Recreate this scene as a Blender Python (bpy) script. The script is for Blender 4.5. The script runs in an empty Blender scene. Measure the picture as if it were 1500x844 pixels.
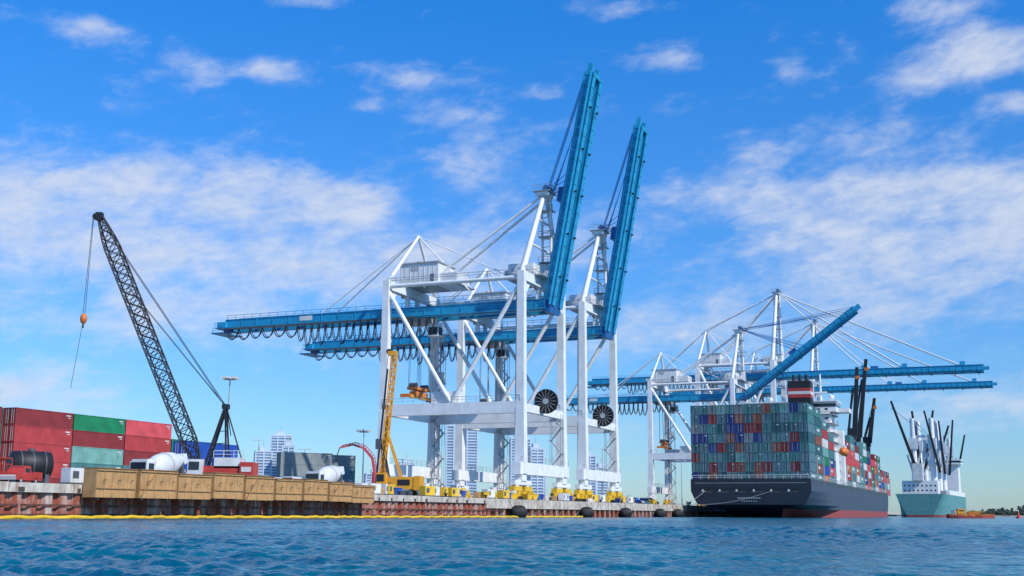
import bpy, math, random
import numpy as np
from mathutils import Vector, Matrix
random.seed(7); np.random.seed(7)
sc=bpy.context.scene
sc.view_settings.view_transform='Standard'
sc.view_settings.look='None'
sc.view_settings.exposure=0
TH=math.radians(22.2)
N2=Vector((math.cos(TH),-math.sin(TH))); D2=Vector((math.sin(TH),math.cos(TH)))
E0=Vector((5.5,227.5)); ZQ=3.2
def q(u,v,z=ZQ):
    p=E0+N2*u+D2*v
    return (p.x,p.y,z)
# ---------------------------------------------------------------- materials
MATS={}
def mk(name,col,rough=.5,metal=0.,var=.18,scale=.6,rust=0.,bump=0.,spec=.5,rustcol=(.16,.06,.03),stretch=.15,rscale=1.6):
    m=bpy.data.materials.new(name); m.use_nodes=True
    nt=m.node_tree; nd=nt.nodes; lk=nt.links
    b=nd['Principled BSDF']; b.inputs['Roughness'].default_value=rough; b.inputs['Metallic'].default_value=metal
    b.inputs['Specular IOR Level'].default_value=spec
    tc=nd.new('ShaderNodeTexCoord')
    n=nd.new('ShaderNodeTexNoise'); n.inputs['Scale'].default_value=scale; n.inputs['Detail'].default_value=5
    lk.new(tc.outputs['Object'],n.inputs['Vector'])
    r=nd.new('ShaderNodeMapRange'); r.inputs[1].default_value=.3; r.inputs[2].default_value=.7
    r.inputs[3].default_value=1-var; r.inputs[4].default_value=1+var*.4
    lk.new(n.outputs['Fac'],r.inputs[0])
    mx=nd.new('ShaderNodeVectorMath'); mx.operation='SCALE'; mx.inputs[0].default_value=col[:3]
    lk.new(r.outputs[0],mx.inputs['Scale'])
    out=mx.outputs[0]
    if rust>0:
        mp=nd.new('ShaderNodeMapping'); mp.inputs['Scale'].default_value=(1,1,stretch)
        lk.new(tc.outputs['Object'],mp.inputs['Vector'])
        n2=nd.new('ShaderNodeTexNoise'); n2.inputs['Scale'].default_value=rscale; n2.inputs['Detail'].default_value=6; n2.inputs['Roughness'].default_value=.7
        lk.new(mp.outputs[0],n2.inputs['Vector'])
        r2=nd.new('ShaderNodeMapRange'); r2.inputs[1].default_value=.68-rust*.35; r2.inputs[2].default_value=.82-rust*.3
        r2.inputs[3].default_value=0; r2.inputs[4].default_value=min(1,.55+rust*.5)
        lk.new(n2.outputs['Fac'],r2.inputs[0])
        mm=nd.new('ShaderNodeMix'); mm.data_type='RGBA'
        lk.new(r2.outputs[0],mm.inputs[0]); lk.new(out,mm.inputs[6]); mm.inputs[7].default_value=(*rustcol,1)
        out=mm.outputs[2]
    lk.new(out,b.inputs['Base Color'])
    if bump>0:
        bp=nd.new('ShaderNodeBump'); bp.inputs['Strength'].default_value=bump; bp.inputs['Distance'].default_value=.1
        lk.new(n.outputs['Fac'],bp.inputs['Height']); lk.new(bp.outputs[0],b.inputs['Normal'])
    MATS[name]=m; return m
white=mk('white_paint',(.84,.84,.81),.45,rust=.28,var=.12,rustcol=(.5,.42,.33))
white2=mk('white_machinery',(.76,.77,.75),.5,rust=.2,var=.2,rustcol=(.36,.3,.25))
blue=mk('crane_blue_paint',(.02,.34,.56),.4,var=.25,rust=.2,rustcol=(.03,.18,.3))
blued=mk('dark_blue_paint',(.015,.13,.36),.45)
black=mk('black_steel',(.018,.018,.02),.55,rust=.15,rustcol=(.06,.035,.02))
cable=mk('black_cable',(.012,.013,.018),.6)
grey=mk('grey_steel',(.42,.43,.43),.5,rust=.2)
dgrey=mk('dark_grey_steel',(.09,.1,.11),.55,rust=.2)
yellow=mk('yellow_paint',(.78,.48,.03),.5,rust=.2)
boomy=mk('oil_boom_yellow',(.82,.5,.02),.5,rust=.25,rustcol=(.5,.27,.03))
orange=mk('orange_paint',(.72,.2,.03),.5,rust=.2)
oryel=mk('orange_yellow_paint',(.8,.36,.02),.45,rust=.15)
red=mk('red_paint',(.5,.05,.035),.45,rust=.15)
pink=mk('pump_red_paint',(.6,.07,.09),.4)
glass=mk('dark_glass',(.02,.03,.04),.12,var=.05)
rubber=mk('black_rubber',(.02,.02,.02),.8,bump=.4)
conc=mk('quay_concrete',(.6,.54,.45),.85,var=.35,scale=.8,rust=.55,rustcol=(.28,.15,.085),bump=.4)
concd=mk('dark_concrete',(.07,.055,.045),.8,rust=.4,rustcol=(.12,.04,.02))  # dark for stain blocks; rear wall has its recess shade in this colour
ground=mk('asphalt_concrete_yard',(.28,.27,.25),.9,scale=.1,rust=.15)
pile=mk('rusty_sheet_pile',(.6,.5,.43),.8,var=.4,scale=1.2,rust=.93,rustcol=(.3,.065,.03),bump=.5,stretch=.2,rscale=.8)
piled=mk('wet_rusty_steel',(.16,.07,.045),.6,var=.4,scale=1.2,rust=.7,rustcol=(.09,.03,.02),bump=.4)
wood=mk('plywood',(.56,.31,.12),.7,var=.3,scale=.7,rust=.45,rustcol=(.36,.18,.065),stretch=.5)
woodd=mk('timber_batten',(.36,.19,.075),.75)
hullm=mk('hull_black_paint',(.022,.026,.04),.4,rust=.25,rustcol=(.07,.06,.06))
hullb=mk('hull_side_blue_grey',(.045,.055,.085),.45,rust=.35,rustcol=(.1,.085,.085))
boot=mk('antifouling_red',(.33,.06,.05),.6,rust=.3,rustcol=(.13,.05,.04))
deckm=mk('deck_paint',(.12,.1,.09),.7)
tealh=mk('teal_hull_paint',(.11,.29,.28),.5,rust=.2)
bldw=mk('building_hazed_white',(.52,.6,.68),.7,scale=.05)  # bluish distance haze mixed into the slab and pier colour
bldg=mk('building_hazed_glass',(.2,.31,.43),.4,scale=.05,var=.3)  # glass colour also carries the distance haze
tree_m=mk('distant_foliage',(.05,.075,.05),.9,scale=.1,var=.5)
sand=mk('shore_sand',(.3,.27,.2),.9,scale=.1)
def cont(name,c): 
    m=mk(name,c,.55,var=.25,scale=.5,rust=.25,rustcol=(.12,.06,.045)); return m
cred=cont('container_red',(.48,.06,.06)); cdred=cont('container_maroon',(.28,.04,.04)); cgreen=cont('container_green',(.015,.24,.1))
cteal=cont('container_teal',(.085,.24,.23)); cteal2=cont('container_blue_grey',(.12,.23,.26)); cteal3=cont('container_dark_teal',(.045,.14,.15)); cnavy=cont('container_navy',(.03,.06,.22))
cwhite=cont('container_white',(.7,.7,.67)); corange=cont('container_orange',(.6,.18,.06)); cgrey=cont('container_grey',(.24,.28,.28))
cblue=cont('container_blue',(.02,.09,.4)); cbrown=cont('container_brown',(.3,.095,.06)); clight=cont('container_pale_green',(.2,.42,.36)); cbright=cont('container_bright_red',(.68,.1,.11))
# ---------------------------------------------------------------- builder
class B:
    def __init__(s,name,loc=(0,0,0),rz=-TH):
        s.e=bpy.data.objects.new(name,None); sc.collection.objects.link(s.e)
        s.e.location=loc; s.e.rotation_euler=(0,0,rz); s.p={}; s.name=name
    def g(s,part):
        if part not in s.p: s.p[part]=([],[],[],[],[])
        return s.p[part]
    def add(s,part,mat,vs,fs,smooth=False):
        V,F,M,S,ML=s.g(part); o=len(V); V.extend([tuple(v) for v in vs])
        if mat not in ML: ML.append(mat)
        mi=ML.index(mat)
        for f in fs: F.append([i+o for i in f]); M.append(mi); S.append(smooth)
    def box(s,part,mat,c,size,R=None):
        hx,hy,hz=size[0]/2,size[1]/2,size[2]/2; c=Vector(c)
        vs=[Vector((x,y,z)) for x in(-hx,hx) for y in(-hy,hy) for z in(-hz,hz)]
        if R is not None: vs=[R@v for v in vs]
        vs=[v+c for v in vs]
        s.add(part,mat,vs,[(0,1,3,2),(4,6,7,5),(0,4,5,1),(2,3,7,6),(0,2,6,4),(1,5,7,3)])
    def bb(s,part,mat,a,b):
        s.box(part,mat,[(a[i]+b[i])/2 for i in range(3)],[abs(b[i]-a[i]) for i in range(3)])
    def fr(s,p0,p1):
        a=(Vector(p1)-Vector(p0)).normalized()
        up=Vector((0,0,1)) if abs(a.z)<.9 else Vector((0,1,0))
        sd=a.cross(up).normalized(); up=sd.cross(a).normalized()
        return a,sd,up
    def beam(s,part,mat,p0,p1,w,h,w2=None,h2=None):
        a,sd,up=s.fr(p0,p1); w2=w2 or w; h2=h2 or h
        vs=[]
        for P,W,H in((Vector(p0),w,h),(Vector(p1),w2,h2)):
            for i,j in((-1,-1),(1,-1),(1,1),(-1,1)): vs.append(P+sd*W/2*i+up*H/2*j)
        s.add(part,mat,vs,[(0,3,2,1),(4,5,6,7),(0,1,5,4),(1,2,6,5),(2,3,7,6),(3,0,4,7)])
    def tube(s,part,mat,p0,p1,r,r2=None,n=8,cap=True):
        a,sd,up=s.fr(p0,p1); r2=r if r2 is None else r2; vs=[]
        for P,R in((Vector(p0),r),(Vector(p1),r2)):
            for i in range(n):
                t=2*math.pi*i/n; vs.append(P+(sd*math.cos(t)+up*math.sin(t))*R)
        s.add(part,mat,vs,[(i,(i+1)%n,n+(i+1)%n,n+i) for i in range(n)],True)
        if cap: s.add(part,mat,vs,[tuple(range(n))[::-1],tuple(range(n,2*n))])
    def poly(s,part,mat,pts,r,n=5):
        for a,b in zip(pts[:-1],pts[1:]): s.tube(part,mat,a,b,r,n=n,cap=False)
    def lathe(s,part,mat,prof,c,axis='x',n=16):
        vs=[];c=Vector(c)
        for a,r in prof:
            for i in range(n):
                t=2*math.pi*i/n; x,y=math.cos(t)*r,math.sin(t)*r
                v={'x':(a,x,y),'y':(x,a,y),'z':(x,y,a)}[axis]; vs.append(Vector(v)+c)
        fs=[]
        for k in range(len(prof)-1):
            for i in range(n): fs.append((k*n+i,k*n+(i+1)%n,(k+1)*n+(i+1)%n,(k+1)*n+i))
        s.add(part,mat,vs,fs,True)
        s.add(part,mat,vs,[tuple(range(n)),tuple(range((len(prof)-1)*n,len(prof)*n))])
    def rail(s,part,mat,p0,p1,h=1.1,r=.045,step=2.2):
        p0=Vector(p0);p1=Vector(p1);L=(p1-p0).length;k=max(1,int(L/step)); z=Vector((0,0,h))
        s.beam(part,mat,p0+z,p1+z,r*2,r*2); s.beam(part,mat,p0+z*.5,p1+z*.5,r*1.4,r*1.4)
        for i in range(k+1):
            p=p0.lerp(p1,i/k); s.beam(part,mat,p,p+z,r*1.6,r*1.6)
    def done(s):
        for k,(V,F,M,S,ML) in s.p.items():
            me=bpy.data.meshes.new(s.name+'_'+k); me.from_pydata(V,[],F)
            for m in ML: me.materials.append(m)
            me.polygons.foreach_set('material_index',M); me.polygons.foreach_set('use_smooth',S)
            me.update()
            o=bpy.data.objects.new(k,me); sc.collection.objects.link(o); o.parent=s.e
        return s.e
# ---------------------------------------------------------------- camera / light / world
cam=bpy.data.cameras.new('camera'); co=bpy.data.objects.new('camera',cam); sc.collection.objects.link(co)
cam.sensor_width=36; cam.lens=41.5; cam.clip_end=30000; cam.clip_start=.1
co.matrix_world=Matrix.Translation((0,0,.75))@Matrix.Rotation(math.radians(100.8),4,'X')@Matrix.Rotation(math.radians(.35),4,'Z')
sc.camera=co
SA=math.radians(132); SE=math.radians(40)
sd=Vector((math.sin(SA)*math.cos(SE),math.cos(SA)*math.cos(SE),math.sin(SE)))
sl=bpy.data.lights.new('sun','SUN'); sl.energy=4.0; sl.angle=math.radians(.53); sl.color=(1,.95,.87)
so=bpy.data.objects.new('sun',sl); sc.collection.objects.link(so); so.rotation_euler=sd.to_track_quat('Z','Y').to_euler(); so.location=(200,-100,200)
w=bpy.data.worlds.new('World'); sc.world=w; w.use_nodes=True
nt=w.node_tree; nd=nt.nodes; lk=nt.links; nd.clear()
out=nd.new('ShaderNodeOutputWorld'); bg=nd.new('ShaderNodeBackground'); bg.inputs[1].default_value=.11; lk.new(bg.outputs[0],out.inputs[0])
sky=nd.new('ShaderNodeTexSky'); sky.sky_type='NISHITA'; sky.sun_disc=False; sky.sun_elevation=SE; sky.sun_rotation=SA
sky.air_density=1.0; sky.dust_density=.3; sky.ozone_density=3.0
def M(op,a,b=None,c=None,clamp=False):
    n=nd.new('ShaderNodeMath'); n.operation=op; n.use_clamp=clamp
    for i,x in enumerate((a,b,c)):
        if x is None: continue
        if isinstance(x,(int,float)): n.inputs[i].default_value=x
        else: lk.new(x,n.inputs[i])
    return n.outputs[0]
tc=nd.new('ShaderNodeTexCoord'); sp=nd.new('ShaderNodeSeparateXYZ'); lk.new(tc.outputs['Generated'],sp.inputs[0])
az=M('MULTIPLY',M('ARCTAN2',sp.outputs[0],sp.outputs[1]),57.2958)
el=M('MULTIPLY',M('ARCSINE',sp.outputs[2]),57.2958)
av=nd.new('ShaderNodeCombineXYZ'); lk.new(az,av.inputs[0]); lk.new(el,av.inputs[1])
cx=nd.new('ShaderNodeCombineXYZ'); lk.new(M('MULTIPLY',az,.16),cx.inputs[0]); lk.new(M('MULTIPLY',M('ADD',el,M('MULTIPLY',az,-.1)),.33),cx.inputs[1]); cx.inputs[2].default_value=3.7
def NZ(scale,det,rough,dist):
    n=nd.new('ShaderNodeTexNoise'); n.inputs['Scale'].default_value=scale; n.inputs['Detail'].default_value=det; n.inputs['Roughness'].default_value=rough; n.inputs['Distortion'].default_value=dist
    lk.new(cx.outputs[0],n.inputs['Vector']); return n.outputs['Fac']
f1=NZ(1.7,8,.56,.2); f2=NZ(5.,6,.58,.3)
fb=M('ADD',M('MULTIPLY',f1,.65),M('MULTIPLY',f2,.35))
blobs=[(-22,14.3,5,2.0,1.0),(-14.5,15.2,5.5,1.5,1.3),(-8.5,14.8,3.4,1.2,1.15),(-17,12,9,2.2,.85),(-5,12,6,1.8,.8),(-1.2,17,2.6,1.5,.75),(1,13.5,5,2,.5),
(14.5,14.6,5,1.6,1.05),(22,14.2,4.5,2.2,1.3),(19,11.5,6,2.2,1.05),(10,15.2,3,.9,.6),(22.5,21.1,2.8,.9,1.3),(20,19.9,2.6,.8,1.25),(23.5,20.2,2.,.8,.8),(20.8,22.9,2.2,.9,1.0),(24,18.3,1.3,.6,.9),(18,17.4,2.8,.9,.85),
(-20.6,21.8,1.9,.7,.95),(-16.5,20.3,2.6,.9,.8),(-12.2,20.8,1.7,.6,.95),(-5.7,20.8,2.5,.8,1.0),(-3.,19.2,2.4,.7,.95),(-7.5,19.3,1.2,.4,.7),(1.6,20.1,1.2,.4,.85),(8.2,21.6,1.6,.7,.85),(13.8,20.9,1.,.7,.9),(-10,24.,1.9,.5,.95),(6,24,1.7,.5,.7),(12.2,17,1.6,.8,.75),
(-23,5.2,5,1.3,1.1),(-17,8.7,7,1.1,.7),(9,8.8,7,1.3,.65),(22,5,6,1.6,.6),(0,9.,60,4.5,.34)]
acc=0.
for a,e,sa,se,am in blobs:
    v1=nd.new('ShaderNodeVectorMath'); v1.operation='MULTIPLY_ADD'; lk.new(av.outputs[0],v1.inputs[0]); v1.inputs[1].default_value=(1/sa,1/se,0); v1.inputs[2].default_value=(-a/sa,-e/se,0)
    v2=nd.new('ShaderNodeVectorMath'); v2.operation='DOT_PRODUCT'; lk.new(v1.outputs[0],v2.inputs[0]); lk.new(v1.outputs[0],v2.inputs[1])
    acc=M('MULTIPLY_ADD',M('POWER',.3679,v2.outputs['Value']),am,acc)
dens=M('SUBTRACT',M('ADD',M('MULTIPLY',M('SUBTRACT',fb,.5),2.5),M('MULTIPLY',M('MINIMUM',acc,1.25),.8)),.2)
ms=nd.new('ShaderNodeMapRange'); ms.interpolation_type='SMOOTHSTEP'; ms.inputs[1].default_value=-.1; ms.inputs[2].default_value=1.15; ms.inputs[3].default_value=0; ms.inputs[4].default_value=.84
lk.new(dens,ms.inputs[0])
tint=nd.new('ShaderNodeMix'); tint.data_type='RGBA'; tint.blend_type='MULTIPLY'; tint.inputs[0].default_value=1
lk.new(sky.outputs[0],tint.inputs[6])
tg=nd.new('ShaderNodeMapRange'); tg.inputs[1].default_value=0; tg.inputs[2].default_value=24; lk.new(el,tg.inputs[0])
tr=nd.new('ShaderNodeMix'); tr.data_type='RGBA'; lk.new(tg.outputs[0],tr.inputs[0]); tr.inputs[6].default_value=(.66,.9,1.2,1); tr.inputs[7].default_value=(.2,1.05,1.9,1)
lk.new(tr.outputs[2],tint.inputs[7])
cc=nd.new('ShaderNodeMix'); cc.data_type='RGBA'; lk.new(f2,cc.inputs[0]); cc.inputs[6].default_value=(4.6,5.5,7.2,1); cc.inputs[7].default_value=(7.2,7.5,8.3,1)
fin=nd.new('ShaderNodeMix'); fin.data_type='RGBA'; lk.new(ms.outputs[0],fin.inputs[0]); lk.new(tint.outputs[2],fin.inputs[6]); lk.new(cc.outputs[2],fin.inputs[7])
lk.new(fin.outputs[2],bg.inputs[0])
# ---------------------------------------------------------------- water
rs=[]; r=3.
while r<12000: rs.append(r); r*=1.0062 if r<150 else (1.012 if r<500 else (1.03 if r<1500 else 1.1))
rs=np.array(rs)
th=np.concatenate([np.radians(np.linspace(-32,32,760)),np.radians(np.linspace(32,328,120))[1:-1]])
R_,T_=np.meshgrid(rs,th,indexing='ij'); X=R_*np.sin(T_); Y=R_*np.cos(T_); Z=np.zeros_like(X)
rng=np.random.RandomState(3)
for k in range(54):
    lam=.2*(8.5**(k/53.)); ang=math.radians(200+rng.normal()*45); kk=2*math.pi/lam
    amp=.0098*lam**.85*rng.uniform(.6,1.3)
    fade=np.clip((lam/(R_*.0062*1.6))-0.5,0,1)
    ph=(X*math.sin(ang)+Y*math.cos(ang))*kk+rng.uniform(0,6.28)
    ph=ph+.9*np.sin(X*kk*.13+k)*np.cos(Y*kk*.11+2*k)
    Z+=amp*fade*(np.sin(ph)+.25*np.cos(2*ph))
Z*=.75+.5*np.sin(X*.11+.6*np.sin(Y*.05))*np.cos(Y*.09+1.3)
nr,na=X.shape
co_=np.stack([X.ravel(),Y.ravel(),Z.ravel()],1)
i,j=np.meshgrid(np.arange(nr-1),np.arange(na),indexing='ij'); j2=(j+1)%na
F=np.stack([i*na+j,i*na+j2,(i+1)*na+j2,(i+1)*na+j],-1).reshape(-1,4)
me=bpy.data.meshes.new('water'); me.vertices.add(len(co_)); me.vertices.foreach_set('co',co_.ravel())
me.loops.add(F.size); me.loops.foreach_set('vertex_index',F.ravel().astype(np.int32))
me.polygons.add(len(F)); me.polygons.foreach_set('loop_start',np.arange(0,F.size,4,dtype=np.int32)); me.polygons.foreach_set('loop_total',np.full(len(F),4,dtype=np.int32))
me.polygons.foreach_set('use_smooth',np.ones(len(F),dtype=bool)); me.update(); me.validate()
wo=bpy.data.objects.new('water',me); sc.collection.objects.link(wo)
wm=bpy.data.materials.new('sea_water'); wm.use_nodes=True; nt=wm.node_tree; nd=nt.nodes; lk=nt.links
b=nd['Principled BSDF']; b.inputs['Roughness'].default_value=.14; b.inputs['IOR'].default_value=1.33; b.inputs['Specular IOR Level'].default_value=.42
tcw=nd.new('ShaderNodeTexCoord')
n=nd.new('ShaderNodeTexNoise'); n.inputs['Scale'].default_value=.06; n.inputs['Detail'].default_value=5; lk.new(tcw.outputs['Object'],n.inputs['Vector'])
mrw=nd.new('ShaderNodeMapRange'); mrw.inputs[1].default_value=.35; mrw.inputs[2].default_value=.65; lk.new(n.outputs['Fac'],mrw.inputs[0])
cr=nd.new('ShaderNodeMix'); cr.data_type='RGBA'; cr.inputs[6].default_value=(0.0,.065,.12,1); cr.inputs[7].default_value=(.0,.17,.215,1); lk.new(mrw.outputs[0],cr.inputs[0]); lk.new(cr.outputs[2],b.inputs['Base Color'])
mp=nd.new('ShaderNodeMapping'); mp.inputs['Scale'].default_value=(1,.8,1); lk.new(tcw.outputs['Object'],mp.inputs[0])
n1=nd.new('ShaderNodeTexNoise'); n1.inputs['Scale'].default_value=6.5; n1.inputs['Detail'].default_value=4; n1.inputs['Distortion'].default_value=.4; lk.new(mp.outputs[0],n1.inputs['Vector'])
n2=nd.new('ShaderNodeTexNoise'); n2.inputs['Scale'].default_value=1.1; n2.inputs['Detail'].default_value=5; lk.new(mp.outputs[0],n2.inputs['Vector'])
b1=nd.new('ShaderNodeBump'); b1.inputs['Strength'].default_value=.8; b1.inputs['Distance'].default_value=.08; lk.new(n1.outputs['Fac'],b1.inputs['Height'])
b2=nd.new('ShaderNodeBump'); b2.inputs['Strength'].default_value=.8; b2.inputs['Distance'].default_value=.35; lk.new(n2.outputs['Fac'],b2.inputs['Height']); lk.new(b1.outputs[0],b2.inputs['Normal'])
lk.new(b2.outputs[0],b.inputs['Normal']); me.materials.append(wm)
# ---------------------------------------------------------------- quay
b=B('ground',q(0,0,0))
b.bb('yard_surface',ground,(-900,-300,-3),(-1.6,860,ZQ-.02)); b.done()
b=B('quay_wall',q(0,0,0))
VS=-26
per=1.9; v=-300.; prof=[]
while v<VS: 
    prof+= [(0.02,v),(0.02,v+.75),(-.35,v+1.05),(-.35,v+1.6)]; v+=per
for z0,z1,mt in ((-2,.45,piled),(.45,2.4,pile)):
    vs=[];fs=[]
    for (u,vv) in prof: vs+=[(u,vv,z0),(u,vv,z1)]
    for i in range(len(prof)-1): fs.append((2*i,2*i+2,2*i+3,2*i+1))
    b.add('sheet_piles',mt,vs,fs)
v=-300
while v<VS:
    L=12.0; b.bb('concrete_cap',conc,(-1.6,v,2.35),(.32,min(v+L,VS)-.06,ZQ+random.uniform(-.02,.03))); v+=12
v=-290
while v<VS:
    if random.random()<.6: b.bb('drain_stain_block',concd,(.32,v,2.4),(.36,v+random.uniform(.3,.8),2.8))
    v+=3.7
v=-290
while v<VS:
    b.bb('waler',piled,(.03,v,1.1),(.14,v+9,1.3)); v+=9.4
b.bb('deck_edge',conc,(-1.6,VS,1.55),(.3,860,ZQ)); b.bb('rear_wall',concd,(-3,VS,-2),(-1.8,860,2.2))
v=VS+1
while v<600:
    b.bb('pile_bents',pile,(-1.5,v,-2),(.05,v+1.3,1.55)); v+=3.4
v=-120
while v<VS+500:
    b.tube('bollards',black,(-.8,v,ZQ),(-.8,v,ZQ+.5),.22); b.tube('bollards',black,(-.8,v,ZQ+.45),(-.8,v,ZQ+.62),.36); v+=16
b.bb('crane_rail',dgrey,(-3.95,-60,ZQ),(-3.8,600,ZQ+.12)); b.done()
b=B('floating_oil_boom',q(0,0,0)); pts=[]
for k in range(240):
    v=-152+k*.75; pts.append((1.6+.45*math.sin(v*.21)+.2*math.sin(v*.8),v,.12+.05*math.sin(v*1.7)+.03*math.sin(v*4.1)))
b.poly('yellow_float_tube',boomy,pts,.2,6); b.done()
for v in (-14,24,52,82,100):
    b=B('marine_fender',q(1.3,v,.9)); b.lathe('rubber_body',rubber,[(-2.1,.25),(-1.9,.75),(-1.3,1.05),(0,1.12),(1.3,1.05),(1.9,.75),(2.1,.25)],(0,0,0),'y',16)
    for k in (-1,-.3,.4,1.1): b.lathe('tyre_net',black,[(k-.12,1.1),(k,1.24),(k+.12,1.1)],(0,0,0),'y',16)
    b.poly('chain',black,[(0,-2,0),(-.9,-2.2,2)],.05); b.poly('chain',black,[(0,2,0),(-.9,2.2,2)],.05); b.done()
v=-123.
hs=[2.75,2.7,2.6,2.7,2.65,2.5,2.5,2.4,2.3]
for k in range(9):
    b=B('plywood_formwork',q(.45+random.uniform(0,.25),v,2.05+random.uniform(-.08,.08)),-TH+random.uniform(-.02,.02)); L=5.6; H=hs[k]+random.uniform(-.05,.08)
    b.bb('plywood_panel',wood,(0,0,0),(1.5,L,H))
    for y in np.linspace(.02,L-.1,6): b.bb('battens',wood,(1.5,y,0.02),(1.56,y+.08,H-.02))
    b.bb('wale',woodd,(1.56,0,H*.3),(1.62,L,H*.3+.08)); b.bb('wale',wood,(1.56,0,H*.92),(1.64,L,H*.92+.12)); b.bb('top_cap',woodd,(-.05,-.03,H),(1.65,L+.03,H+.06)); 
    if k%3==1: b.beam('diagonal_brace',woodd,(1.62,.2,.2),(1.62,2.2,H*.9),.06,.12)
    for y in (1.,3.,4.8): b.tube('tie_rods',dgrey,(1.6,y,H*.6),(1.9,y,H*.6),.04)
    for y in (.6,4.4): b.beam('support_bracket',dgrey,(-.5,y,.2),(1.4,y,-.15),.12,.15)
    b.done(); v+=6.05
# ---------------------------------------------------------------- containers
def container(b,mat,x,y,z,det=True,L=12.19):
    W=2.44;H=2.59
    b.bb('body',mat,(x+.07,y+.07,z+.1),(x+W-.07,y+L-.07,z+H-.07))
    for yy in (y,y+L-.16):
        for xx in (x,x+W-.16): b.bb('frame',mat,(xx,yy,z),(xx+.16,yy+.16,z+H))
    for xx in (x,x+W-.12):
        b.bb('frame',mat,(xx,y+.16,z),(xx+.12,y+L-.16,z+.17)); b.bb('frame',mat,(xx,y+.16,z+H-.12),(xx+.12,y+L-.16,z+H-.01))
    for yy in (y+.005,y+L-.105):
        b.bb('frame',mat,(x+.16,yy,z),(x+W-.16,yy+.1,z+.17)); b.bb('frame',mat,(x+.16,yy,z+H-.13),(x+W-.16,yy+.1,z+H-.01))
    if det:
        k=y+.35
        while k<y+L-.4:
            b.bb('corrugation',mat,(x+W-.07,k,z+.17),(x+W-.025,k+.16,z+H-.12)); k+=.36
        for k in (.45,.85,1.55,1.95): b.bb('lock_rods',grey,(x+k,y+.01,z+.17),(x+k+.05,y+.07,z+H-.13))
        b.bb('door_seam',black,(x+1.2,y+.055,z+.17),(x+1.24,y+.075,z+H-.13))
        if L>10:
            b.bb('markings',cwhite,(x+W-.024,y+L-1.5,z+2.0),(x+W-.015,y+L-.5,z+2.2)); b.bb('markings',cwhite,(x+W-.024,y+L-1.1,z+1.7),(x+W-.015,y+L-.5,z+1.8))
            b.bb('seam_shadow_gap',black,(x+.2,y+.2,z-.04),(x+W-.03,y+L-.2,z+.02))
P0=Vector((-75.7,181.)); rel=P0-E0; u0=rel.dot(N2); v0=rel.dot(D2)
cols=[[cdred,cred,cred,cred,cdred],[cteal2,cteal,clight,cdred,cgreen],[cgrey,cteal,cdred,cred,cbright],[cteal,cgreen,cnavy,cgreen]]
for k,cl in enumerate(cols):
    for row in range(3):
        b=B('shipping_container_stack',q(u0-2.44-row*2.6,v0+k*12.5,ZQ))
        for t,c in enumerate(cl):
            container(b,c if row==0 else random.choice([cdred,cred,cbrown,cnavy,cteal,cgrey]),random.uniform(-.03,.03),random.uniform(-.04,.04),t*2.61,row==0 or k==0)
        b.done()
for row,cl in enumerate([[cnavy,cdred,cdred,cbrown,cdred],[cdred,cnavy,cdred,cdred,cdred]]):
    b=B('shipping_container_stack',q(u0-4-row*2.6,v0-13.5,ZQ))
    for t,c in enumerate(cl): container(b,c,0,0,t*2.61)
    b.done()
for X_,Y_,cl in ((-51.5,262,[cgrey,cteal2,cgrey,cgrey]),(-47.5,271,[cgrey,cgrey,cteal2,cgrey]),(-63,250,[cblue,cgrey])):
    b=B('shipping_container_stack',(X_,Y_,ZQ),-TH-math.radians(35))
    for t,c in enumerate(cl): container(b,c,0,0,t*2.61)
    b.done()
for X_,Y_ in ((-50.3,177),(-47.6,183)):
    b=B('shipping_container_stack',(X_,Y_,ZQ),-TH)
    for t in range(3): container(b,cblue,0,0,t*2.61,True,6.06)
    b.done()
# ---------------------------------------------------------------- quay cranes
def bogies(b,x,y):
    b.beam('bogies',white,(x,y-4.2,3.3),(x,y+4.2,3.3),1.1,.9)
    b.beam('bogies',white,(x,y-1.2,4.3),(x,y+1.2,4.3),1.5,1.4)
    for s in (-1,1):
        b.beam('bogies',yellow,(x,y+s*2.7-1.9,2.15),(x,y+s*2.7+1.9,2.15),1.2,.9)
        b.beam('bogies',white,(x,y+s*2.7,2.3),(x,y+s*2.7,3.2),.9,1.4)
        b.box('bogies',yellow,(x,y+s*5.2,1.3),(1.,.7,.9)); b.tube('buffers',black,(x,y+s*5.5,1.3),(x,y+s*6.1,1.3),.25)
        for t in (-1,1):
            yy=y+s*2.7+t*1.2; b.beam('bogies',yellow,(x,yy-.95,1.2),(x,yy+.95,1.2),1.0,1.0)
            b.box('bogies',yellow,(x+.85,yy,1.1),(.7,.7,.8))
            for w_ in (-.5,.5): b.tube('wheels',dgrey,(x-.25,yy+w_,.45),(x+.25,yy+w_,.45),.42,n=12)
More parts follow.
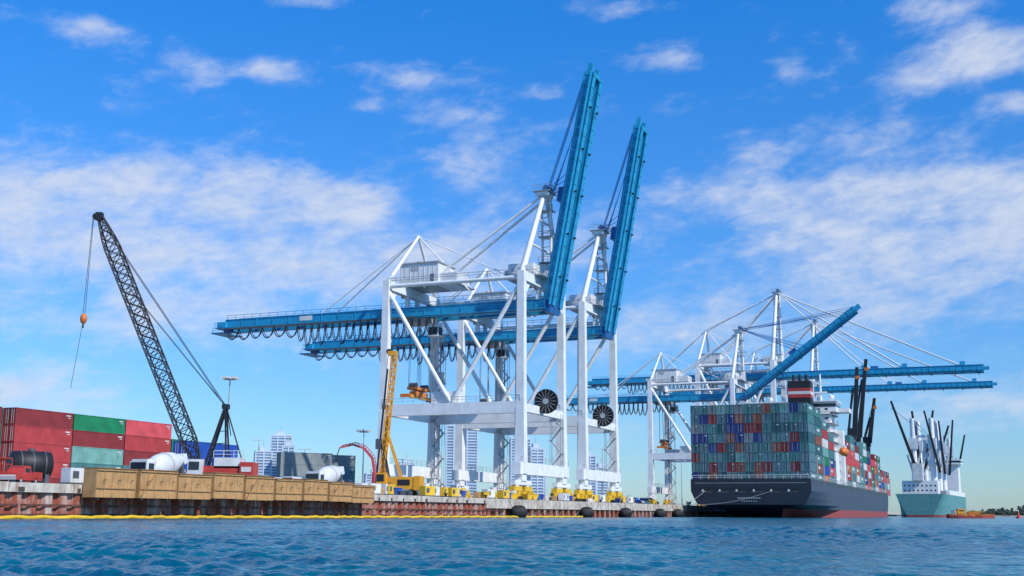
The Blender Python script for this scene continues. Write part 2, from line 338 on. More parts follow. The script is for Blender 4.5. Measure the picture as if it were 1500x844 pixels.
def quaycrane(name,v,ang,k=1.,G=30.,W=23.,back=76.,boom=49.5,lowered=False,girdz=39.3,apexz=63.0):
    b=B(name,q(-3.85,v,ZQ)); Ht=girdz+5.5; P=17.8*k; m=W/2
    for x in (0,-G):
        for y in (0,W):
            b.beam('legs',white,(x,y,5),(x,y,P),2.1*k,1.9*k,1.7*k,1.65*k); b.beam('legs',white,(x,y,P),(x,y,Ht),1.65*k,1.55*k,1.4*k,1.35*k)
            bogies(b,x,y)
            for zz in (13.,P+1.6,(P+Ht)/2): b.box('leg_flanges',white,(x,y,zz),((2.05-.02*zz)*k,(1.9-.015*zz)*k,.12))
        b.beam('sill_beam',white,(x,-2.4,6),(x,W+2.4,6),1.7*k,2.3*k)
        b.beam('cross_beam',white,(x,-.5,Ht-1),(x,W+.5,Ht-1),1.5,1.9)
        b.rail('railings',grey,(x+.8,0,Ht),(x+.8,W,Ht)); b.rail('railings',grey,(x+.8,-2,7.2),(x+.8,W+2,7.2))
        b.add('gussets',white,[(x+.3,0,Ht-6),(x+.3,0,Ht-2),(x+.3,4,Ht-2),(x-.3,0,Ht-6),(x-.3,0,Ht-2),(x-.3,4,Ht-2)],[(0,1,2),(3,5,4),(0,2,5,3)])
        b.add('gussets',white,[(x+.3,W,Ht-6),(x+.3,W,Ht-2),(x+.3,W-4,Ht-2),(x-.3,W,Ht-6),(x-.3,W,Ht-2),(x-.3,W-4,Ht-2)],[(0,1,2),(3,5,4),(0,2,5,3)])
    for y in (0,W):
        b.beam('portal_beam',white,(0,y,P),(-G,y,P),1.5*k,2.3*k)
        b.rail('railings',grey,(0,y-.8,P+1.2*k),(-G,y-.8,P+1.2*k))
        b.tube('upper_tie',white,(0,y,Ht-1.3),(-G,y,Ht-1.3),.45*k)
        b.tube('braces',white,(-.4,y,Ht-2.5),(-G/2,y,P+1),.47*k); b.tube('braces',white,(-G+.4,y,Ht-2.5),(-G/2,y,P+1),.47*k)
        b.rail('railings',grey,(0,y-.3,Ht-.8),(-G,y-.3,Ht-.8),1.1,.05)
    b.beam('portal_side_tie',white,(-G,0,P),(-G,W,P),1.2,1.8)
    b.beam('portal_side_tie',white,(0,0,P),(0,W,P),1.0,1.6)
    b.box('electrical_house',white2,(-G*.55,1.7,P+2.4),(6,3,2.3)); b.box('electrical_house',white2,(-G+3,W-1.5,P+2.3),(4,3,2.2))
    for s in (-1,1):
        y=m+s*2.3
        b.beam('trolley_girder',blue,(2,y,girdz),(-back,y,girdz),1.0*k,2.1*k)
        b.beam('trolley_girder',blue,(2,y,girdz+1.1*k),(-back,y,girdz+1.1*k),1.3*k,.12); b.beam('trolley_girder',blue,(2,y,girdz-1.1*k),(-back,y,girdz-1.1*k),1.3*k,.12)
        b.beam('girder_walkway',blue,(2,y+s*1.3,girdz-.9),(-back-2,y+s*1.3,girdz-.9),1.1,.15)
        b.rail('girder_railings',blue,(2,y+s*1.8,girdz-.8),(-back-2,y+s*1.8,girdz-.8),1.1,.05)
        b.rail('girder_railings',blue,(0,y,girdz+1.1*k),(-back,y,girdz+1.1*k),1.1,.05)
        for x in np.arange(-back,0,4.2): b.box('girder_stiffeners',blue,(x,y+s*.56*k,girdz),(.12,.12,2*k))
        for x in (0,-G): b.beam('girder_hangers',white,(x,y,girdz+1),(x,y,Ht-1.5),.9,.7)
    for x in np.arange(-back+.5,0,6.): b.beam('girder_ties',blue,(x,m-2.3,girdz+.3),(x,m+2.3,girdz+.3),.5,.7)
    b.box('tail_platform',blue,(-back-.6,m,girdz-.3),(2.2,7.4,1.6)); b.box('tail_platform',blue,(-back-1.6,m,girdz-1.9),(3.6,7,.25))
    b.rail('girder_railings',blue,(-back-3,m-3.4,girdz-1.8),(-back,m-3.4,girdz-1.8)); b.box('tail_sheave_box',blued,(-back+1,m-2.9,girdz-1.4),(2,.8,1.2))
    b.box('girder_sign',cwhite,(-G-24,m-4.15,girdz+.1),(3.2,.06,1.0))
    b.beam('girder_sign_bracket',blue,(-G-24,m-4.1,girdz-.9),(-G-24,m-4.1,girdz-.3),.1,.1)
    x=-back+1.5; yf=m-4.4
    b.beam('festoon_rail',dgrey,(-G+3,yf,girdz-1.25),(-back,yf,girdz-1.25),.2,.25)
    while x<-G+6:
        if x<-G-26*k: wd,dp=3.1,2.4+random.uniform(-.2,.3)
        else: wd,dp=1.75,4.2+random.uniform(-.7,.7)
        pts=[(x+wd*(.5-.5*math.cos(t*math.pi)*(1-.25*math.sin(t*math.pi))),yf,girdz-1.4-dp*(math.sin(t*math.pi)**.75)) for t in np.linspace(0,1,9)]
        b.poly('festoon_cables',cable,pts,.13 if wd>2 else .11,4)
        pts=[(p[0]+.15,p[1]+.3,p[2]+.25 if 0<i<8 else p[2]) for i,p in enumerate(pts)]; b.poly('festoon_cables',cable,pts,.09,4)
        x+=wd
    b.box('machinery_house',white2,(-G+3.5,m,Ht+2.6),(9,8,4.6)); b.box('machinery_house_roof',grey,(-G+3.5,m,Ht+5.),(9.6,8.6,.25))
    b.box('machinery_house',white2,(-G+10.,m,Ht+1.2),(4,6.5,2.8))
    for x in np.arange(-G-.8,-G+8,1.1): b.box('house_panel_ribs',white2,(x,m-4.03,Ht+2.6),(.1,.08,4.5))
    b.box('house_door',dgrey,(-G+6.6,m-4.05,Ht+1.4),(.9,.06,2)); b.box('house_vents',grey,(-G+2.5,m-4.08,Ht+3.8),(1.6,.06,.8))
    b.box('house_floor',grey,(-G+5,m,Ht+.2),(15,10,.25)); b.rail('railings',grey,(-G-2.5,m-5,Ht+.3),(-G+12.5,m-5,Ht+.3))
    b.tube('roof_vents',grey,(-G+2,m-1,Ht+5.1),(-G+2,m-1,Ht+6),.5); b.tube('roof_vents',grey,(-G+5,m+1,Ht+5.1),(-G+5,m+1,Ht+5.9),.4)
    b.box('winch_house',white2,(-2.5,m-3,Ht+1.4),(5.5,6,2.6)); b.box('winch_house',white2,(-1,m+3,Ht+2),(3,4,3.6)); b.rail('railings',grey,(-6,m-6.3,Ht+.1),(2,m-6.3,Ht+.1))
    b.box('winch_house',grey,(-5.8,m-3,Ht+.9),(1.6,3,1.6)); b.box('house_floor',grey,(-2,m,Ht+.05),(9,13,.2))
    for t in range(3): b.box('house_vents',grey,(-4.2+t*1.5,m-6.03,Ht+1.5),(.5,.06,.8))
    A=Vector((.6,m,apexz))
    for y in (0,W):
        b.tube('a_frame',white,(0,y,Ht-.5),A+Vector((0,-.8 if y==0 else .8,0)),.66*k,.5*k,10)
    for f in (.35,.68):
        z=Ht+(apexz-Ht)*f; b.tube('a_frame',white,(.3,m*f,z),(.3,W-m*f,z),.25*k)
    b.tube('a_frame_ladder',white,(1.6,m+1,Ht),(1.6,m+.6,apexz),.3*k); b.tube('a_frame_ladder',white,(-.6,m+2,Ht),(-.6,m+1.,apexz),.3*k)
    for z in np.arange(Ht+1,apexz,1.6): b.beam('a_frame_ladder',grey,(1.6,m+.9,z),(-.6,m+1.6,z),.12,.12)
    for z in np.arange(Ht+4,apexz-2,5.5): b.box('a_frame_ladder',grey,(.5,m+1.3,z),(3.2,2.2,.15)); b.rail('railings',grey,(-1,m+.1,z),(2.2,m+.1,z),1.1,.05,1)
    b.box('apex_platform',white,(.6,m,apexz),(2.8,4.,.8)); b.box('apex_platform',grey,(.6,m,apexz+.5),(3.8,5.,.12))
    b.rail('railings',grey,(-1.3,m-2.5,apexz+.6),(2.5,m-2.5,apexz+.6),1.2,.04,1); b.rail('railings',grey,(2.5,m-2.5,apexz+.6),(2.5,m+2.5,apexz+.6),1.2,.04,1)
    for yy in (-1.2,0,1.2): b.tube('apex_sheaves',blued,(1.2,m+yy-.2,apexz+1.2),(1.2,m+yy+.2,apexz+1.2),.7,n=14)
    for s in (-1,1): b.tube('back_stay',white,A+Vector((-.6,s*1.2,-.6)),(-G*.87,m+s*2.6,Ht),.3*k)
    LA=Vector((-G+1.2,m,Ht+11.8*k))
    for y in (0,W): b.tube('rear_a_frame',white,(-G,y,Ht-.5),LA,.46*k,.34*k)
    b.tube('rear_a_frame',white,LA,(-G*.55,m,Ht-1),.16*k); b.tube('rear_stay',white,LA,(-G*.2,m,Ht+1),.13*k)
    for s in (-1,1): b.tube('rear_stay',white,LA,(-G-(back-G)*.46,m+s*2.3,girdz+1.2),.17*k)
    if k>1:
        for s in (-1,1): b.tube('rear_stay',white,A,LA+Vector((0,s,0)),.22*k)
    a=math.radians(ang); dr=Vector((math.cos(a),0,math.sin(a))); nr=Vector((-math.sin(a),0,math.cos(a))); H0=Vector((2.2,m,girdz))
    RM=Matrix((dr,Vector((0,1,0)),nr)).transposed()
    for s in (-1,1):
        o=Vector((0,s*2.1,0)); p0=H0+o; p1=H0+o+dr*boom
        c=(p0+p1)/2; b.box('boom_girder',blue,c,(boom,1.15*k,2.0*k),RM)
        for e in (-1,1): b.box('boom_girder',blue,c+nr*e*1.05*k,(boom,1.5*k,.14),RM)
        for t in np.arange(2,boom,2.6): b.box('boom_stiffeners',blue,p0+dr*t+Vector((0,s*.62*k,0)),(.14,.12,1.95*k),RM); b.box('boom_stiffeners',blue,p0+dr*t-nr*1.05*k,(.16,1.5*k,.28),RM)
        b.box('boom_walkway',blue,c+Vector((0,s*1.4,0))-nr*.7,(boom,1.,.12),RM)
        for t in np.arange(1,boom,2.4): b.box('boom_railings',blue,p0+dr*t+Vector((0,s*1.85,0))-nr*.15,(.08,.08,1.1),RM)
        b.box('boom_railings',blue,c+Vector((0,s*1.85,0))+nr*.4,(boom,.08,.08),RM)
        for t in np.arange(6,boom,9): b.box('boom_lights',black,p0+dr*t-nr*1.4*k,(.4,.35,.4),RM)
        b.box('boom_tip',blue,p1+dr*.9+nr*.2,(2.2,.5,1.0),RM)
    for t in np.arange(1.5,boom+.1,6.): b.box('boom_ties',blue,H0+dr*t+nr*.3,(.6,4.2,.9),RM)
    b.box('boom_tip',blue,H0+dr*(boom-.4),(.8,5.4,2.2*k),RM); b.box('boom_hinge',blued,H0-dr*.3,(2.4,5.8,1.6),RM)
    b.box('boom_bracket',blued,H0+dr*boom*.47+nr*1.8,(3.,3.4,1.6),RM)
    for s in (-1,1):
        for f in ((.5,.93) if not lowered else (.42,.62,.9)):
            tp=H0+dr*boom*f+Vector((0,s*1.9,0))+nr*1.2
            if lowered: b.tube('fore_stays',white,A+Vector((.8,s*1.2,0)),tp,.18*k)
            else:
                for e in (0,.5,1): b.tube('hoist_ropes',blued,A+Vector((1.2,s*1.+e*s,.6)),tp+dr*e*3,.07)
    if lowered:
        for f in (.42,.62,.9): b.box('stay_bracket',blue,H0+dr*boom*f+nr*2.,(2.,4.4,2.2),RM)
    tx=-28. if k==1 else -G+6; b.box('trolley',grey,(tx,m,girdz-1.5*k),(6,5.4,1.2)); b.box('operator_cab',white2,(tx+4.4,m-1.6,girdz-3.9),(2.4,2.2,2.6)); b.box('cab_window',glass,(tx+4.4,m-2.72,girdz-4.1),(2.1,.06,1.6)); b.box('cab_window',glass,(tx+5.62,m-1.6,girdz-4.1),(.06,1.8,1.6))
    b.beam('cab_hanger',white2,(tx+4.4,m-1.6,girdz-2.6),(tx+4.4,m-1.6,girdz-1),.8,.8)
    zs=21.5*k
    for dx in (-1,1):
        for dy in (-3,-2.4,2.4,3): b.tube('hoist_ropes',cable,(tx+dx*1.1,m+dy*.8,girdz-2),(tx+dx,m+dy,zs+2),.045,n=4)
    b.box('spreader',orange,(tx,m,zs+1.7),(2.0,7,.6)); b.box('spreader',orange,(tx,m,zs+.6),(1.3,6,1.0)); b.beam('spreader',oryel,(tx,m-6,zs),(tx,m+6,zs),.8,.6)
    for dy in (-6,6): b.box('spreader',orange,(tx,m+dy,zs-.1),(2.4,.5,.7))
    for dy in (-2.6,2.6): b.tube('headblock_sheaves',dgrey,(tx-.8,m+dy,zs+2.3),(tx+.8,m+dy,zs+2.3),.6,n=12)
    rc=Vector((1.8,9.,19.6*k)); 
    if not lowered:
        b.lathe('cable_reel',black,[(-.35,2.45),(-.35,2.2),(.35,2.2),(.35,2.45),(-.35,2.45)],rc,'y',28); b.lathe('cable_reel',grey,[(-.45,.6),(.15,.6)],rc,'y',16)
        b.lathe('cable_wound',cable,[(-.1,1.7),(-.1,.9),(.22,.9),(.22,1.7)],rc,'y',24)
        for i in range(16):
            t=i*math.pi/8; b.tube('reel_spokes',grey,rc+Vector((0,-.3,0)),rc+Vector((math.cos(t)*2.3,-.36,math.sin(t)*2.3)),.045,n=5)
        b.box('reel_bracket',white,rc+Vector((-.9,.9,-.6)),(2.6,1,2.2))
    def stairs(x,y,z0,z1,wd=2.4):
        for dx in (-wd/2,wd/2):
            for dy in (-.6,.6): b.beam('stair_tower',grey,(x+dx,y+dy,z0),(x+dx,y+dy,z1),.09,.09)
        z=z0; sg=1
        while z+2.7<=z1:
            b.beam('stair_tower',grey,(x-sg*wd/2,y,z),(x+sg*wd/2,y,z+2.7),.8,.14); b.box('stair_tower',grey,(x+sg*wd/2,y,z+2.7),(.8,1.2,.08)); b.beam('stair_tower',grey,(x-sg*wd/2,y-.55,z+1),(x+sg*wd/2,y-.55,z+3.7),.06,.06); z+=2.7; sg=-sg
    stairs(-G-2.2 if k>1 else -G+2.4,W-2.5,1,girdz-1)
    stairs(0,W-3.2,7,P)
    b.box('elevator',white2,(-G+1.7,W-.2,P+9),(1.4,1.5,2.6))
    for z in np.arange(3,girdz,2.8): b.box('elevator_mast',grey,(-G+1.4,W,z),(.4,.5,.12))
    b.beam('elevator_mast',grey,(-G+1.45,W,1),(-G+1.45,W,girdz),.25,.25)
    b.beam('leg_ladder',grey,(-1.25,.2,7),(-1.05,.2,Ht-2),.4,.06)
    for (x,y,z) in ((0,m,Ht-2),(-G,m,Ht-2)): 
        for e in (-6,6): b.box('floodlights',dgrey,(x+.9,y+e,z-.6),(.5,.9,.6))
    b.done()
quaycrane('container_gantry_crane',0,79.2)
quaycrane('container_gantry_crane',37.2,79.6)
quaycrane('container_gantry_crane',201,36.5)
quaycrane('container_gantry_crane',285,0,1.35,32,26,83,80,True,56.,92)
quaycrane('container_gantry_crane',398,0,1.35,32,26,75,83,True,61.,96)
# ---------------------------------------------------------------- container ship
b=B('container_ship',q(3,108,0)); LN=285.; HB=16.1
zl=[-2.,0.,2.3,3.4,5.,7.,9.0,10.2]
def hw(y,z):
    f=min(1,max(0,(z+2)/8.5))
    if y<60:
        t=max(0,y-(max(0,3.4-z)*4.2))/60.
        base=HB*(.52+.48*f**.6) if z>=3 else HB*(.30+.4*f)
        fl=HB; s=min(1,t*1.35); s=s*s*(3-2*s)
        return base+(fl-base)*s
    if y>LN-65:
        t=(y-(LN-65))/(65.-(9.-z)*.7 if z<9 else 65.); t=min(1,t)
        return HB*max(0.012,(1-t**(1.7+1.2*f)))
    return HB
ys=[0,1.5,4,8,12,17,23,30,40,60]+list(np.arange(80,221,20))+[228,236,244,252,259,265,270,275,279,282,285]
def ymap(y,z):
    if y<30: return y+max(0,3.4-z)*3.0*(1-y/30)
    return y
for sd_ in (1,-1):
    vs=[]
    for y in ys:
        for z in zl:
            zz=z+ (2.2*max(0,(y-245)/40) if z>8 else 0)
            vs.append((HB+sd_*hw(y,z),ymap(y,z),zz))
    nz=len(zl)
    for i in range(len(ys)-1):
        for j in range(nz-1):
            f=(i*nz+j,(i+1)*nz+j,(i+1)*nz+j+1,i*nz+j+1)
            b.add('hull',boot if zl[j+1]<=2.4 else (hullb if ys[i]>=1.5 and j<nz-2 else hullm),[vs[t] for t in f],[(0,1,2,3) if sd_>0 else (3,2,1,0)])
for j in range(len(zl)-1):
    z0,z1=zl[j],zl[j+1]
    b.add('transom',boot if z1<=0.1 else hullm,[(HB-hw(0,z0),ymap(0,z0),z0),(HB+hw(0,z0),ymap(0,z0),z0),(HB+hw(0,z1),ymap(0,z1),z1),(HB-hw(0,z1),ymap(0,z1),z1)],[(0,1,2,3)])
b.bb('deck',deckm,(.6,.6,8.6),(31.6,240,8.8)); 
b.add('deck',deckm,[(1,240,9),(31,240,9),(20,272,9.5),(16,280,9.8),(12,272,9.5)],[(0,1,2,3,4)])
b.bb('white_sheer_stripe',grey,(1.2,-.06,9.05),(31.,-.02,9.15))
for x in np.arange(2.5,30,4.6): b.bb('mooring_openings',black,(x,-.12,6.8),(x+3.1,-.06,8.0)); b.bb('mooring_frames',grey,(x-.1,-.1,6.7),(x+3.2,-.05,6.76)); b.bb('mooring_winch',white2,(x+.6,-.14,6.85),(x+1.1,-.125,7.4))
for x in np.arange(13,19,.7): b.box('name_lettering',grey,(x,-.08,5.1),(.4,.05,.4))
for x in np.arange(14,18,.6): b.box('name_lettering',grey,(x,-.08,4.3),(.3,.05,.25))
b.rail('stern_railing',white,(.5,.1,10.1),(31.7,.1,10.1),1.1,.05)
pal=[cteal]*8+[cteal2]*7+[cteal3]*5+[cgrey]*2+[cbrown]*2+[cdred]*2+[cnavy]*2+[clight]
pal2=[cteal]*3+[cteal2]*2+[cred,cbright,cdred,corange]+[cgreen,cwhite,cwhite,corange,cgrey,clight,clight,cnavy,cred,cgreen,cbright,cblue]
def bay(y,tiers,stern=False):
    for t in range(tiers):
        for i in range(13):
            if not stern and 2<i<11 and t<tiers-2: continue
            if (not stern and t==tiers-1 and random.random()<.2): continue
            mt=random.choice(pal if stern else pal2) if i!=12 or stern else random.choice(pal2)
            if stern and y<3 and t in(0,1) and random.random()<.45 and i<9: mt=random.choice([cbrown,cdred,cteal3])
            if stern and y<3 and t in(3,) and random.random()<.5: mt=random.choice([cnavy,cbrown,cdred])
            if stern and y<3 and t in(6,5,4) and i in (5,4): mt=random.choice([cbrown,cnavy,cbrown])
            x=.12+i*2.45; z=9.5+t*2.6
            b.bb('containers',mt,(x+.08,y+random.uniform(0,.04),z+.05),(x+2.36,y+12.19,z+2.51))
            if y<3:
                for k in (.04,2.26): b.bb('container_posts',mt,(x+k,y-.08,z),(x+k+.14,y-.005,z+2.56))
                b.bb('container_posts',mt,(x+.18,y-.08,z+2.40),(x+2.26,y-.005,z+2.54)); b.bb('container_posts',mt,(x+.18,y-.08,z+.04),(x+2.26,y-.005,z+.22))
                for k in (.5,.85,1.5,1.85): b.bb('container_lock_rods',grey if random.random()<.5 else mt,(x+k,y-.06,z+.22),(x+k+.06,y-.01,z+2.4))
                b.bb('container_door_seam',black,(x+1.18,y-.03,z+.22),(x+1.26,y-.008,z+2.4))
                if random.random()<.35: b.bb('container_markings',cwhite,(x+1.35,y-.035,z+1.9),(x+1.35+random.uniform(.3,.8),y-.009,z+2.15))
            if i==12:
                for k in np.arange(.6,12,1.2): b.bb('container_ribs',mt,(x+2.36,y+k,z+.15),(x+2.42,y+k+.5,z+2.4))
                if random.random()<.4: b.bb('container_markings',cwhite,(x+2.42,y+3,z+1.2),(x+2.435,y+3+random.uniform(2,6),z+1.9))
bay(.8,8,True); bay(14.3,8,True); bay(27.8,7); bay(41.3,6)
tt=[6,7,6,6,7,6,5,6,6,5,5,4]
for k in range(12): bay(84+k*13.6,tt[k])
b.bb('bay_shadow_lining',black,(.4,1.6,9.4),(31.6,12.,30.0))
for y in [13.3,26.9,40.4,53.8]+[83+k*13.6 for k in range(13)]:
    b.bb('lashing_bridge',grey,(.1,y+.1,9),(.4,y+.6,17)); b.bb('lashing_bridge',grey,(31.9,y+.1,9),(32.2,y+.6,17)); b.bb('lashing_bridge',grey,(.4,y+.2,16.6),(31.9,y+.5,17))
for x in np.arange(.3,32,2.45): b.bb('deck_stanchions',white2,(x,.3,8.8),(x+.2,.6,9.5))
b.rail('deck_railing',white2,(32.0,2,10.2),(32.0,220,10.2),1.1,.05,4)
b.bb('funnel',black,(18,57,9),(25,63,37.)); b.bb('funnel_stripes',red,(17.95,56.9,37),(25.05,63.1,38.1)); b.bb('funnel_stripes',cwhite,(17.95,56.9,38.1),(25.05,63.1,39.0)); b.bb('funnel_stripes',red,(17.95,56.9,39),(25.05,63.1,40)); b.bb('funnel',black,(18,57,40),(25,63,42.3))
b.bb('funnel_stripes',cwhite,(17.95,56.9,32),(25.05,63.1,34.2))
for x in (19.5,21.5,23.5): b.tube('exhaust_pipes',black,(x,60,42),(x,60,44.5),.45)
b.bb('accommodation',white,(3,66,9),(29.5,79,33)); b.bb('bridge_deck',white,(1,66.5,33.2),(31.4,78,36.4)); b.bb('bridge_wings',white,(-1,70,33.2),(35,77,34.5)); b.bb('bridge_windows',glass,(.9,66.4,34.8),(31.5,78.1,35.8)); b.bb('bridge_roof',white,(.5,66,36.4),(31.9,78.5,36.7))
for z in np.arange(12,33,2.9):
    b.bb('deck_edges',grey,(2.2,65.2,z),(30.7,79.5,z+.15)); b.rail('railings',white,(2.2,65.2,z+.15),(30.7,65.2,z+.15)); b.rail('railings',white,(30.7,65.2,z+.15),(30.7,79.5,z+.15))
    for y in np.arange(67.5,78,2.2): b.bb('windows',glass,(29.5,y,z+1.2),(29.53,y+.8,z+2.))
    for x in np.arange(4,29,2.4): b.bb('windows',glass,(x,65.96,z+1.2),(x+.9,66,z+2.))
b.tube('radar_mast',white,(26,73,36.5),(26,73,46),.5,.25); b.box('radar_mast',white,(26,73,43),(6,.4,.3)); b.box('radar_mast',white,(26,73,40),(4,1.2,.4)); b.lathe('radome',white,[(-.9,.2),(-.5,.8),(0,1),(.5,.8),(.9,.2)],(29.5,72,38.2),'z'); b.lathe('radome',white,[(-.7,.2),(-.4,.6),(0,.8),(.4,.6),(.7,.2)],(10,72,38),'z')
b.bb('side_stair_house',white,(29.5,79,9),(31.8,83,28)); b.bb('side_stair_house',white,(29.3,57,9),(31.8,66,20))
b.lathe('lifeboat',orange,[(-4.,.2),(-3.4,.9),(-2,1.35),(0,1.45),(2,1.35),(3.4,.9),(4,.2)],(32.8,71,20.6),'y',14); b.beam('lifeboat_davit',white,(30.5,69,22.5),(33,69,22.5),.3,.3); b.beam('lifeboat_davit',white,(30.5,75,22.5),(33,75,22.5),.3,.3); b.bb('lifeboat_canopy',cwhite,(32.,70,21.8),(33.4,73.,22.6))
for (x,y,zt,lean) in ((27,150,57,3),(27,166,62,5),(27,205,50,4)):
    b.tube('deck_crane_post',dgrey,(x,y,9),(x,y,30),1.3); b.box('deck_crane_house',black,(x,y,31.5),(3,3.6,4)); b.beam('deck_crane_jib',black,(x+1.,y,31),(x+lean,y,zt),2.,1.5,1.2,1.0); b.beam('deck_crane_jib',black,(x-1.4,y,31),(x+lean-2.,y,zt-8),.9,.8,.6,.6); b.box('deck_crane_jib',orange,(x+lean,y,zt-4),(1.5,1.2,1.2))
    b.tube('jib_stays',cable,(x-1,y,34),(x+lean,y,zt),.12)
for (x0,z0,u1,v1) in ((4,7,-3.6,-12),(2,7.4,-3.4,16),(22,7,-3.6,-6)):
    p0=Vector((x0,-.1 if v1<0 else 1,z0)); p1=Vector((u1,v1,3.6)); pts=[p0.lerp(p1,t)+Vector((0,0,-1.6*math.sin(math.pi*t))) for t in np.linspace(0,1,10)]; b.poly('mooring_lines',grey,pts,.05)
b.done()
def hull(b,L,Bm,H,mt,bt):
    st=[0,2,6,14,30]+list(np.linspace(40,L-30,4))+[L-20,L-12,L-6,L-2,L]
    zz=[-1.5,1.2,H*.5,H]
    def w(y,z):
        f=(z+1.5)/(H+1.5)
        if y<30: t=y/30; return Bm/2*((.45+.5*f)+(1-(.45+.5*f))*min(1,t*1.5)**.7)
        if y>L-30: t=(y-L+30)/30; return Bm/2*max(.01,1-t**(1.5+1.2*f))
        return Bm/2
    for s in (1,-1):
        for i in range(len(st)-1):
            for j in range(3):
                P=[(s*w(st[a],zz[c]),st[a],zz[c]) for a,c in((i,j),(i+1,j),(i+1,j+1),(i,j+1))]
                b.add('hull',bt if j==0 else mt,P,[(0,1,2,3)] if s>0 else [(3,2,1,0)],False)
    for j in range(3): b.add('hull',bt if j==0 else mt,[(-w(0,zz[j]),0,zz[j]),(w(0,zz[j]),0,zz[j]),(w(0,zz[j+1]),0,zz[j+1]),(-w(0,zz[j+1]),0,zz[j+1])],[(0,1,2,3)])
    b.add('deck',deckm,[(-w(y,H)*.98,y,H-.4) for y in st]+[(w(y,H)*.98,y,H-.4) for y in st[::-1]],[tuple(range(2*len(st)))[::-1]])
b=B('geared_cargo_ship',(214,628,0),-TH-math.radians(3.5)); hull(b,150,25,12,tealh,boot)
b.bb('accommodation',white,(-2,100,11),(11,112,31)); b.bb('accommodation',white,(-9,6,11.6),(9,16,19)); b.bb('bridge_deck',white,(-6,98,31),(13,110,34)); b.bb('bridge_windows',glass,(-6.1,97.9,32.2),(13.1,110.1,33.2)); b.bb('funnel',cwhite,(-3,4,19),(2,8,28))
b.bb('deck_bulwark',white,(10.5,30,12),(12.4,120,14.5))
for z in (13.5,16):
    for x in np.arange(-8,8,2.2): b.bb('windows',glass,(x,5.95,z),(x+.8,6,z+.8))
for x in np.arange(-8,9,4): b.bb('hatch_covers',grey,(x,20,11.5),(x+3.6,30,14))
for y,ln,zt in ((34,-11,64),(58,-3,60),(82,6,62),(126,10,56)):
    for x in (-5.5,4.5):
        b.tube('crane_masts',white,(x,y,10),(x,y,54 if y<60 else 48),1.9,1.3); b.box('crane_masts',white2,(x,y,40),(4.4,3.8,6)); b.box('crane_masts',white2,(x,y,29),(3.8,3.2,2)); b.beam('crane_masts',white2,(x,y,20),(x+3.6,y,36),.8,.8); b.beam('crane_masts',white2,(x,y,20),(x-3.6,y,34),.8,.8)
    b.beam('crane_masts',white,(-5.5,y,44),(4.5,y,44),1.2,1.2); b.beam('crane_masts',white,(-5.5,y,20),(4.5,y,40),.6,.6)
    b.beam('crane_jibs',black,(-5 ,y-2,28),(-5+ln,y-2,zt),1.7,1.4,1.1,.9); b.beam('crane_jibs',black,(8,y-2,24),(8+ln*.6,y-2,zt-6),1.3,1.2,.9,.9); b.tube('jib_stays',cable,(0,y,46),(-5+ln,y-2,zt-4),.12)
b.done()
b=B('orange_work_boat',(139,382,0),-math.radians(95)); hull(b,34,4.6,1.3,orange,boot)
b.e.scale=(.9,.36,1); b.bb('wheelhouse',oryel,(-1.2,8,1.2),(1.2,14,3.)); b.bb('wheelhouse_window',glass,(-1.25,9,2.1),(1.25,13.4,2.6)); b.bb('cabin',orange,(-1.5,17,1.),(1.5,27,2.)); b.tube('mast',white,(0,10,3),(0,10,5.),.08)
b.rail('railing',yellow,(1.9,3,1.3),(1.9,30,1.3),.9,.05,3); b.done()
b=B('motor_boat',(165,452,0),-math.radians(60)); hull(b,60,5,1.6,white,hullm); b.e.scale=(.7,.16,.9); b.bb('cabin',white,(-1.5,15,1.2),(1.5,38,3.2)); b.bb('windows',glass,(-1.55,18,2.2),(1.55,36,2.8)); b.done()
b=B('navigation_buoy',(186,440,0),0); b.lathe('float',red,[(-.4,.9),(.5,1.),(.7,.5),(2.4,.2)],(0,0,0),'z',12); b.tube('light',white,(0,0,2.4),(0,0,3),.2); b.done()
# ---------------------------------------------------------------- crawler crane
b=B('lattice_boom_crawler_crane',(-37.5,150,ZQ),0)
for s in (-1.7,1.7):
    b.beam('tracks',dgrey,(-3.6,s,.55),(3.6,s,.55),.9,1.0); 
    for x in (-3.6,3.6): b.tube('tracks',dgrey,(x,s-.45,.55),(x,s+.45,.55),.52,n=12)
b.box('carbody',dgrey,(0,0,1.1),(3,2.8,.6)); b.box('upper_body',red,(1.2,0,2.35),(5.6,2.8,1.5)); b.box('engine_house',cwhite,(2.2,-.1,3.5),(3.4,2.6,1.3)); b.box('counterweight',red,(4.6,0,2.5),(1.6,3.4,2.2)); b.box('counterweight',cwhite,(4.6,-1.73,2.7),(1.2,.08,.6))
b.box('operator_cab',cwhite,(-1.7,-1.5,2.9),(1.8,1.2,2.0)); b.box('cab_window',glass,(-1.8,-2.12,3.1),(1.3,.05,1.0)); b.box('cab_window',glass,(-2.62,-1.5,3.1),(.05,1,1.1)); b.rail('railings',cwhite,(.4,-1.4,4.1),(4.2,-1.4,4.1),.9,.04,1)
foot=Vector((-1.3,0,2.2)); tip=Vector((-16.4,0,35.3)); ax=(tip-foot).normalized(); nrm=Vector((ax.z,0,-ax.x)); L=(tip-foot).length
def sec(t): return 1.7*min(1,t/5+.15,(L-t)/6+.35)
steps=list(np.linspace(0,L,25)); prev=None
for i,t in enumerate(steps):
    wd=sec(t)/2; c=foot+ax*t; P=[c+nrm*wd*a+Vector((0,1,0))*wd*e for a,e in((-1,-1),(1,-1),(1,1),(-1,1))]
    if prev:
        for k in range(4): b.tube('lattice_boom',black,prev[k],P[k],.1,n=5); b.tube('lattice_boom',black,prev[k],P[(k+1)%4],.055,n=4); b.tube('lattice_boom',black,prev[(k+1)%4],P[k],.055,n=4)
    for k in range(4): b.tube('lattice_boom',black,P[k],P[(k+1)%4],.055,n=4)
    prev=P
